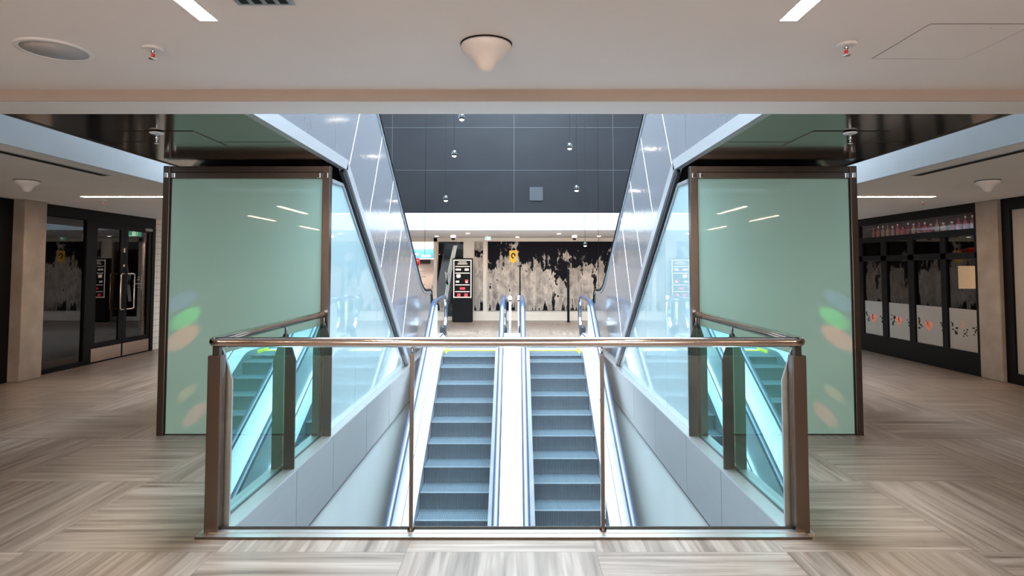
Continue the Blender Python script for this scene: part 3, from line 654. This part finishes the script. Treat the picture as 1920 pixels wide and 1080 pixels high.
# ------------------------------------------------------------------ the two escalators coming up through the stair well
def zl(y):
    Lr = -.146 + .594 * (y - 11.17); return -(math.sqrt(Lr * Lr + .0036) - Lr) / 2
YS = [4.6, 5.5, 6.5, 7.5, 8.5, 9.5, 10.2, 10.6, 10.9, 11.1, 11.25, 11.4, 11.55, 11.7, 11.9, 12.1, 12.4, 12.7]
def descending(xc, word, off):
    t = thing('moving_escalator', 'escalator with grey grooved steps, the %s of the pair in the stair well' % word, 'escalator', (xc, 12.6, 0))
    # steps
    def nose(n): return (11.17 + off * .389 - n * .389, n)
    proto_step = None
    for n in range(-3, 15):
        y = 11.17 + off * .389 - n * .389; z = zl(y) if n < 2 else -.146 + .594 * (y - 11.17); zlow = zl(y - .389) if n < 1 else z - .231
        y1 = y + .405
        if y > 12.35: continue
        rise = max(.012, z - zlow)
        q = MB(); bow = [(y, z - .012), (y + .012, z - rise * .35), (y + .020, z - rise * .7), (y + .012, z - rise - .03)]
        poly = [(y, z), (y1, z), (y1, z - rise - .03)] + bow[::-1]
        q.prism_x(poly, xc - .49, xc + .49)
        q.mat(1); q.box(xc - .49, xc + .49, y - .003, y + .022, z - .008, z + .002)
        o = q.build('step', [M_step, M_nose], t)
    # comb plate, yellow edge
    MB().box(xc - .50, xc + .50, 12.40, 12.62, -.02, .004).build('comb_plate', M_deck, t)
    o = MB().box(xc - .50, xc + .50, 12.30, 12.40, -.02, .006).build('comb_edge', M_yellow, t); o['label'] = 'bright yellow comb edge'
    MB().box(xc - .56, xc + .56, 12.62, 13.6, -.01, .006).build('landing_plate', M_skirt, t)
    for sd in (-1, 1):
        xe = xc + sd * .495; outer = (sd < 0) == (xc < 0); xh = xc + sd * (.655 if outer else .615)
        xd = xh - sd * .04
        MB().ribbon(YS, lambda y: zl(y) - .30, lambda y: zl(y) + .10, xe, xe + sd * .012).build('skirt', M_skirt, t)
        if outer: MB().box(xe - sd * .02, xe + sd * .004, 11.95, 12.42, -.01, .05).build('safety_marker', M_yellow, t)
        # inner deck sloping up to the glass
        n = len(YS); vs = []
        for y in YS: vs += [(xe, y, zl(y) + .10), (xd, y, zl(y) + .29)]
        q = MB(); q.raw(vs, [(2 * i, 2 * i + 1, 2 * i + 3, 2 * i + 2) for i in range(n - 1)]); o = q.build('inner_deck', M_deck, t); m_ = o.modifiers.new('thick', 'SOLIDIFY'); m_.thickness = .01
        q = MB(); q.ribbon(YS, lambda y: zl(y) + .288, lambda y: zl(y) + .312, xd - sd * .003, xd + sd * .006); q.build('deck_line', M_line, t)
        # balustrade panel: white metal on the slope, clear glass at the landing
        ya = [y for y in YS if y <= 11.9]; q = MB(); q.ribbon(ya, lambda y: zl(y) + .312, lambda y: zl(y) + .93, xh - sd * .012, xh + sd * .012); q.build('balustrade_panel', M_deck, t)
        poly = [(11.9, .312), (13.15, .312), (13.28, .42), (13.36, .62), (13.28, .84), (13.13, .97), (12.6, .985), (11.9, .955)]
        MB().prism_x(poly, xh - .006, xh + .006).build('newel_glass', M_gbal, t)
        # outer deck and cladding
        MB().ribbon(YS, lambda y: zl(y) + .27, lambda y: zl(y) + .31, xh - sd * .04, xh + sd * (.10 if outer else .165)).build('outer_deck', M_deck, t)
        if outer: MB().ribbon(YS, lambda y: zl(y) - 1.0, lambda y: zl(y) + .27, xh + sd * .09, xh + sd * .10).build('outer_cladding', M_deck, t)
        MB().box(xh - .05, xh + .05, 12.70, 13.30, 0, .25).build('newel_base', M_clad, t, bevel=.02)
        # handrail with its returning loop
        path = [(y, zl(y) + .97 + (.06 if y > 11.7 else .06 * max(0, (y - 10.6) / 1.1))) for y in YS if y < 12.5] + [(12.7, 1.04), (13.0, 1.04)]
        for a in range(75, -91, -15): path.append((13.05 + .36 * math.cos(R(a)), .665 + .375 * math.sin(R(a))))
        path += [(12.85, .295)]
        prof = [(-.040, -.018), (.040, -.018), (.046, .0), (.038, .018), (.02, .026), (-.02, .026), (-.038, .018), (-.046, .0)]
        q = MB(); q.sweep(prof, path, xh, True); o = q.build('handrail', M_rub, t)
        q = MB(); q.sweep([(-.024, -.034), (.024, -.034), (.024, -.018), (-.024, -.018)], path, xh); q.build('rail_guide', M_chrome, o)
        MB().box(xh - .062, xh + .062, 12.74, 13.10, .20, .46).build('inlet_boot', M_boot, t, bevel=.055)
    return t
eL = descending(-.80, 'left', 0.0); eR = descending(.80, 'right', .35)
q = MB(); q.ribbon(YS, lambda y: zl(y) + .20, lambda y: zl(y) + .30, -.012, .012); o = q.build('centre_strip', M_deck); tag(o, 'narrow white cover strip between the two escalators', 'strip')
# sensor posts between the inner newels
for x, rnd in ((-.065, True), (.135, False)):
    t = thing('sensor_post', 'white post with a %s head between the escalator newels' % ('round' if rnd else 'square'), 'post', (x, 13.75, 0))
    MB().tube([(x, 13.75, .0), (x, 13.75, .92)], .026, 14).build('shaft', M_white, t)
    if rnd: MB().tube([(x, 13.715, .975), (x, 13.785, .975)], .046, 20).build('head', M_white, t)
    else: MB().box(x - .034, x + .034, 13.72, 13.78, .93, 1.03).build('head', M_white, t, bevel=.006)
    MB().tube([(x, 13.75, .90), (x, 13.75, .925)], .028, 14).build('collar', M_blackm, t)

# ------------------------------------------------------------------ ceiling fittings
def strip(label, x0, x1, y0, y1, z):
    t = thing('strip_light', label, 'lamp', ((x0 + x1) / 2, (y0 + y1) / 2, z), 'recessed strip lights')
    MB().box(x0, x1, y0, y1, z - .003, z + .004).build('diffuser', M_strip, t)
    w = .006; q = MB(); q.box(x0 - w, x0, y0 - w, y1 + w, z - .004, z + .004); q.box(x1, x1 + w, y0 - w, y1 + w, z - .004, z + .004); q.box(x0, x1, y0 - w, y0, z - .004, z + .004); q.box(x0, x1, y1, y1 + w, z - .004, z + .004)
    q.build('frame', M_white, t); return t
s1 = strip('recessed strip light in the near ceiling, left of the cone fitting', -1.325, -1.25, 1.20, 2.64, 2.69)
strip('recessed strip light in the near ceiling, right of the cone fitting', 1.205, 1.28, 1.20, 2.64, 2.69)
k = 0
for x in (-5.3, -4.0, -1.29, 1.24, 4.0, 5.3):
    for y in ((.2, -2.6, -5.2) if abs(x) in (4.0,) else (-1.6, -4.6)):
        dup(s1, (x - (-1.2875), y - 1.2, 0), 'recessed strip light in the hall ceiling behind the viewpoint')
strip('crosswise strip light in the left corridor ceiling', -5.98, -4.50, 8.50, 8.59, 2.62)
strip('crosswise strip light in the right corridor ceiling', 4.55, 5.89, 8.50, 8.59, 2.62)
def cone(label, x, y, z):
    t = thing('cone_fitting', label, 'ceiling fitting', (x, y, z), 'white cone ceiling fittings')
    MB().lathe((x, y, z), [(.125, 0), (.125, -.006)], 40).build('mount', M_blackm, t)
    MB().lathe((x, y, z - .006), [(.121, 0), (.124, -.008), (.121, -.022), (.110, -.036), (.090, -.050), (.068, -.066), (.053, -.086), (.043, -.106), (.030, -.121), (.014, -.128), (0, -.129)], 40).build('dome', M_lens, t)
    return t
c0 = cone('white cone shaped fitting at the middle of the near ceiling', -.09, 2.93, 2.69)
dup(c0, (-5.53 + .09, 7.0 - 2.93, -.07), 'white cone shaped fitting in the left corridor ceiling')
dup(c0, (5.45 + .09, 7.0 - 2.93, -.07), 'white cone shaped fitting in the right corridor ceiling')
sprinkler('sprinkler with red bulb in the near ceiling, above the left glass enclosure', -1.73, 2.98, 2.69)
sprinkler('sprinkler with red bulb in the near ceiling, above the right glass enclosure', 1.65, 2.93, 2.69)
sprinkler('small sprinkler behind the strip light of the left corridor', -5.99, 8.98, 2.62, True, .015)
sprinkler('small sprinkler behind the strip light of the right corridor', 6.02, 8.98, 2.62, True, .015)
t = thing('ceiling_speaker', 'round grey ceiling speaker with a white rim', 'speaker', (-2.23, 3.0, 2.69))
MB().lathe((-2.23, 3.0, 2.69), [(.165, 0), (.165, -.006), (.142, -.010), (.140, -.004)], 40).build('rim', M_white, t)
MB().lathe((-2.23, 3.0, 2.69), [(.141, -.003), (.141, -.006), (.01, -.007), (.0, -.009)], 40).build('grille', M_grey, t)
t = thing('air_vent', 'grey slotted air vent at the top of the near ceiling', 'vent', (-1.0, 2.40, 2.69))
MB().box(-1.085, -.85, 2.22, 2.475, 2.682, 2.69).build('frame', M_vent, t, bevel=.003)
q = MB()
for i in range(4): q.box(-1.062 + i * .053, -1.03 + i * .053, 2.24, 2.455, 2.680, 2.6825)
q.build('slots', M_blackm, t)
q = MB(); a, c, y0, y1 = 1.89, 2.36, 2.68, 3.13; w = .003
q.box(a, c, y0, y1, 2.6885, 2.69); q.mat(1); q.box(a, c, y0, y0 + w, 2.688, 2.69); q.box(a, c, y1 - w, y1, 2.688, 2.69); q.box(a, a + w, y0, y1, 2.688, 2.69); q.box(c - w, c, y0, y1, 2.688, 2.69); q.box(2.19, 2.196, 2.72, 2.726, 2.687, 2.69)
o = q.build('access_hatch', [M_ceil, M_grey]); tag(o, 'flush white hatch in the near ceiling, right side', 'hatch')
for s, w in ((-1, 'left'), (1, 'right')):
    t = thing('slot_diffuser', 'long dark slot diffuser in the %s corridor ceiling' % w, 'vent', (s * 4.36, 5.3, 2.62))
    MB().box(s * 4.31, s * 4.42, 4.02, 6.6, 2.612, 2.62).build('frame', M_grey, t); MB().box(s * 4.325, s * 4.405, 4.04, 6.58, 2.610, 2.613).build('slot', M_blackm, t)
# far ceiling: spotlights, cameras, sign, sprinkler
def spot(label, x, y):
    t = thing('spot_light', label, 'lamp', (x, y, 2.62), 'spotlights in the far ceiling')
    MB().lathe((x, y, 2.62), [(.085, 0), (.085, -.008), (.06, -.012)], 20).build('ring', M_white, t); MB().lathe((x, y, 2.609), [(.06, 0), (.03, -.012), (0, -.016)], 16).build('lens', M_bulb, t)
    return t
def far(px, y): return .05 + (px - 966) * (y + .03) / 1155
for px, y, l in ((819, 18.4, 'lit spotlight above the shop opening, far ceiling'), (877, 17.0, 'lit spotlight above the directory totem, far ceiling'), (970, 18.9, 'lit spotlight above the yellow poster, far ceiling'), (1048, 17.2, 'lit spotlight above the middle of the painting, far ceiling'), (1123, 18.4, 'lit spotlight nearest the right escalator, far ceiling')):
    spot(l, far(px, y), y)
for px, l in ((850, 'white security camera above the directory totem'), (1077, 'white security camera above the painting')):
    x = far(px, 18.2); t = thing('dome_camera', l, 'camera', (x, 18.2, 2.62), 'security cameras')
    MB().box(x - .07, x + .07, 18.1, 18.3, 2.54, 2.62).build('housing', M_white, t, bevel=.02); MB().lathe((x, 18.2, 2.54), [(.06, 0), (.055, -.03), (.03, -.055), (0, -.06)], 16).build('dome', M_black, t)
x = far(915, 18.6); t = thing('exit_sign', 'small pale exit sign on the far ceiling beside a spotlight', 'sign', (x, 18.6, 2.62))
MB().box(x - .09, x + .09, 18.58, 18.62, 2.50, 2.60).build('housing', M_white, t); MB().box(x - .075, x + .075, 18.575, 18.58, 2.515, 2.585).build('sign_face', M_green, t); MB().box(x - .02, x + .05, 18.57, 18.575, 2.53, 2.57).build('pictogram', M_pale, t); MB().box(x - .01, x + .01, 18.59, 18.61, 2.6, 2.62).build('bracket', M_white, t)

# ------------------------------------------------------------------ pendants hanging through the roof opening
def pendant(label, px, py, y, r=.052):
    X = .05 + (px - 966) * (y + (506 - py) * y / 1155 * .049) / 1155; Z = 1.6 + (506 - py) * y / 1155
    t = thing('pendant_lamp', label, 'lamp', (X, y, Z), 'pendant globes over the stair well')
    MB().lathe((X, y, Z), [(0, r * 1.25), (r * .5, r * 1.15), (r * .85, r * .7), (r, r * .1), (r * .93, -r * .45), (r * .72, -r * .72)], 20).build('cap', M_pend, t)
    MB().lathe((X, y, Z), [(r * .72, -r * .70), (r * .55, -r * .95), (r * .25, -r * 1.1), (0, -r * 1.15)], 20).build('diffuser', M_bulb, t)
    MB().tube([(X, y, Z + r * 1.2), (X, y, 9.05)], .005, 6, False).build('cable', M_blackm, t)
pendant('pendant globe nearest the top of the view, left of centre', 866, 217, 9.6)
pendant('pendant globe left of centre, second highest on that side', 852, 287, 11.0)
pendant('lowest pendant globe on the left side', 836, 372, 12.0)
pendant('highest pendant globe on the right side', 1068, 273, 11.0)
pendant('second pendant globe on the right, below the highest one', 1081, 353, 11.6)
pendant('pendant globe hanging low in front of the painting', 1097, 458, 13.8, .045)
for px, lowz, l in ((797, 1.9, 'thin pendant cable near the left escalator side'), (1122, 1.1, 'thin pendant cable near the right escalator side')):
    X = far(px, 13.5); o = MB().tube([(X, 13.5, lowz), (X, 13.5, 9.05)], .005, 6).build('pendant_cable', M_blackm); tag(o, l, 'cable')
o = MB().box(far(993, 15.8), far(1018, 15.8), 15.77, 15.80, 3.38, 3.73).build('access_plate', M_joint); tag(o, 'small grey square plate on the dark metal wall', 'plate')

# ------------------------------------------------------------------ far end: directory, paintings, posts, shop
kx0, kx1, ky = -1.88, -1.26, 18.95
t = thing('directory_totem', 'black freestanding directory totem with a lit white frame', 'directory', ((kx0 + kx1) / 2, ky + .12, 0))
MB().box(kx0, kx1, ky, ky + .24, .02, .72).build('base', M_blackm, t, bevel=.008); MB().box(kx0 + .02, kx1 - .02, ky + .02, ky + .22, 0, .02).build('foot', M_black, t)
MB().box(kx0, kx1, ky, ky + .24, .72, 1.96).build('case', M_blackm, t, bevel=.02)
q = MB(); a, c, z0, z1, w = kx0 + .035, kx1 - .035, .75, 1.91, .022
for bx in ((a, a + w, z0, z1), (c - w, c, z0, z1), (a, c, z0, z0 + w), (a, c, z1 - w, z1)): q.box(bx[0], bx[1], ky - .006, ky, bx[2], bx[3])
q.build('lit_frame', M_kled, t)
q = MB(); xc = (kx0 + kx1) / 2
for z, hw in ((1.84, .12), (1.785, .15), (1.705, .22), (1.50, .22), (1.14, .22), (.935, .22)): q.box(xc - hw, xc + hw, ky - .005, ky, z - .010, z + .010)
for x, z, hw, hh in ((-.13, 1.61, .08, .025), (.13, 1.61, .06, .03), (-.12, 1.42, .06, .04), (-.15, 1.24, .05, .025), (-.12, 1.38, .05, .02)): q.box(xc + x - hw, xc + x + hw, ky - .005, ky, z - hh, z + hh)
q.mat(1)
for x, z, hw, hh in ((0, 1.03, .08, .035), (-.11, .83, .05, .045), (.11, .83, .05, .045), (.13, 1.25, .045, .05)): q.box(xc + x - hw, xc + x + hw, ky - .005, ky, z - hh, z + hh)
q.mat(2); q.box(xc + .11, xc + .15, ky - .0052, ky, 1.20, 1.25); q.build('menu_lines', [M_kled, M_klred, M_kled], t)

o = MB().box(-.82, 6.0, FY - .05, FY - .005, .32, 2.50).build('wall_painting', M_mural); tag(o, 'wide black and grey torn-paint painting on the far wall', 'painting')
o = MB().box(-1.24, -.97, FY - .05, FY - .005, .32, 2.50).build('wall_painting', M_mural2); tag(o, 'narrow grey paint panel beside the directory totem', 'painting')
yp = thing('wall_poster', 'small yellow poster tilted on the big painting', 'poster', (-.02, FY - .06, 2.05))
q = MB(); q.raw([(-.14, FY - .056, 2.21), (.12, FY - .056, 2.23), (.09, FY - .056, 1.88), (-.02, FY - .056, 1.80), (-.13, FY - .056, 1.90)], [(0, 1, 2, 3, 4)]); o = q.build('sheet', M_ylw, yp); m_ = o.modifiers.new('thick', 'SOLIDIFY'); m_.thickness = .004
q = MB()
for a in range(0, 300, 30): q.box(-.01 + .055 * math.cos(R(a)) - .018, -.01 + .055 * math.cos(R(a)) + .018, FY - .064, FY - .059, 2.05 + .07 * math.sin(R(a)) - .02, 2.05 + .07 * math.sin(R(a)) + .02)
q.build('print', M_blackm, yp)
# slim posts in front of the painting
for px, y, top, l in ((1065, 19.0, 1.62, 'slim black post standing before the painting, right'), (975, 18.0, 1.70, 'slim black post rising behind the inner newels')):
    X = far(px, y); t = thing('slim_post', l, 'post', (X, y, 0)); w = .035 if px > 1000 else .02
    MB().box(X - w, X + w, y - .03, y + .03, .01, top).build('shaft', M_black, t); MB().box(X - w - .02, X + w + .02, y - .06, y + .06, 0, .012).build('foot', M_black, t)
    if px < 1000: MB().box(X - .07, X + .07, y - .03, y + .03, top, top + .03).build('cap', M_black, t)
# shop at far left: lit counter, screens, red lamp; dark glass with a pale painted streak
struct('wall_shop_front', box(-4.3, -2.55, 20.8, 20.9, 0, 2.6), M_counter)
t = thing('shop_counter', 'warm lit cream shop counter front with small notices', 'counter', (-3.3, 20.4, 0)); MB().box(-4.2, -2.62, 20.2, 20.7, .65, 1.95).build('front', M_counter, t)
MB().box(-4.25, -2.60, 20.15, 20.72, 0, .65).build('plinth', M_blackm, t); q = MB()
for x, z, w, h in ((-3.0, 1.55, .10, .008), (-3.0, 1.47, .12, .006), (-2.95, 1.38, .08, .014), (-2.93, 1.12, .02, .025), (-2.66, 1.04, .02, .05)): q.box(x - w, x + w, 20.194, 20.2, z - h, z + h)
q.build('notices', M_grey, t)
o = MB().box(-4.2, -2.60, 20.05, 20.10, 1.98, 2.28).mat(1).box(-3.0, -2.70, 20.045, 20.05, 2.02, 2.09).box(-3.3, -3.1, 20.045, 20.05, 2.08, 2.13).build('menu_screen', [M_screen, M_screenw]); tag(o, 'blue menu screen above the lit counter', 'screen')
t = thing('red_lamp', 'round red lamp over the lit counter', 'lamp', (-3.18, 19.95, 1.9)); MB().lathe((-3.18, 19.95, 1.86), [(0, -.17), (.08, -.15), (.13, -.07), (.13, .02), (.10, .06), (0, .07)], 20).build('globe', M_red, t); MB().box(-3.35, -3.05, 19.9, 20.0, 1.93, 1.98).build('cap', M_red, t); MB().tube([(-3.18, 19.95, 1.98), (-3.18, 19.95, 2.6)], .008, 6).build('cord', M_blackm, t)
o = MB().box(-3.05, -2.72, 20.08, 20.16, 1.80, 1.93).build('shop_sign', M_blackm); tag(o, 'small black box sign beside the red lamp', 'sign')
t = thing('window_glazing', 'dark shop window with a pale painted streak behind the totem', 'window', (-2.0, FY + .08, .12)); MB().box(-2.44, -1.60, FY + .07, FY + .08, .12, 2.5).build('pane', M_gshop, t)
q = MB(); q.prism_y([(-2.22, .60), (-2.12, .60), (-1.98, 1.5), (-1.80, 2.38), (-1.93, 2.38), (-2.10, 1.6)], FY + .064, FY + .0695); q.prism_y([(-2.14, 1.15), (-2.08, 1.1), (-2.12, 1.5), (-2.2, 1.55)], FY + .064, FY + .0695); q.build('painted_streak', mat('pale_streak', (.80, .86, .84), .6, var=.35, scale=7, stretch=(3, 1, .6)), t)
area('counter_fill', (-3.3, 19.8, 2.55), (R(25), 0, 0), 1.4, .2, 70, (1.0, .80, .66))  # unseen light added to brighten the counter front
area('far_hall_lamps', (1.0, 18.0, 2.60), (R(12), 0, 0), 6, .3, 70, (1.0, .86, .72))

# unseen coloured spotlights added to lay split-sunlight patches on the two frosted panes
def beam(name, src, dst, col, power, ang):
    l = bpy.data.lights.new(name, 'SPOT'); l.energy = power; l.color = col; l.spot_size = R(ang); l.spot_blend = .6; l.shadow_soft_size = .01
    o = bpy.data.objects.new(name, l); C.objects.link(o); o.location = src; o.rotation_euler = (Vector(dst) - Vector(src)).to_track_quat('-Z', 'Y').to_euler()
for s in (-1, 1):
    for x, z, col, pw, a in ((3.22, 1.30, (.35, .30, 1.0), 160, 2.8), (3.17, 1.13, (.12, 1.0, .10), 330, 2.8), (3.20, .94, (1.0, .12, .07), 650, 3.0), (3.15, .40, (1.0, .32, .10), 330, 1.6), (3.06, .20, (1.0, .10, .10), 600, 2.0)):
        beam('added_rainbow_spot', (s * .4, 4.35, 2.9), (s * x, 6.06, z), col, pw, a)
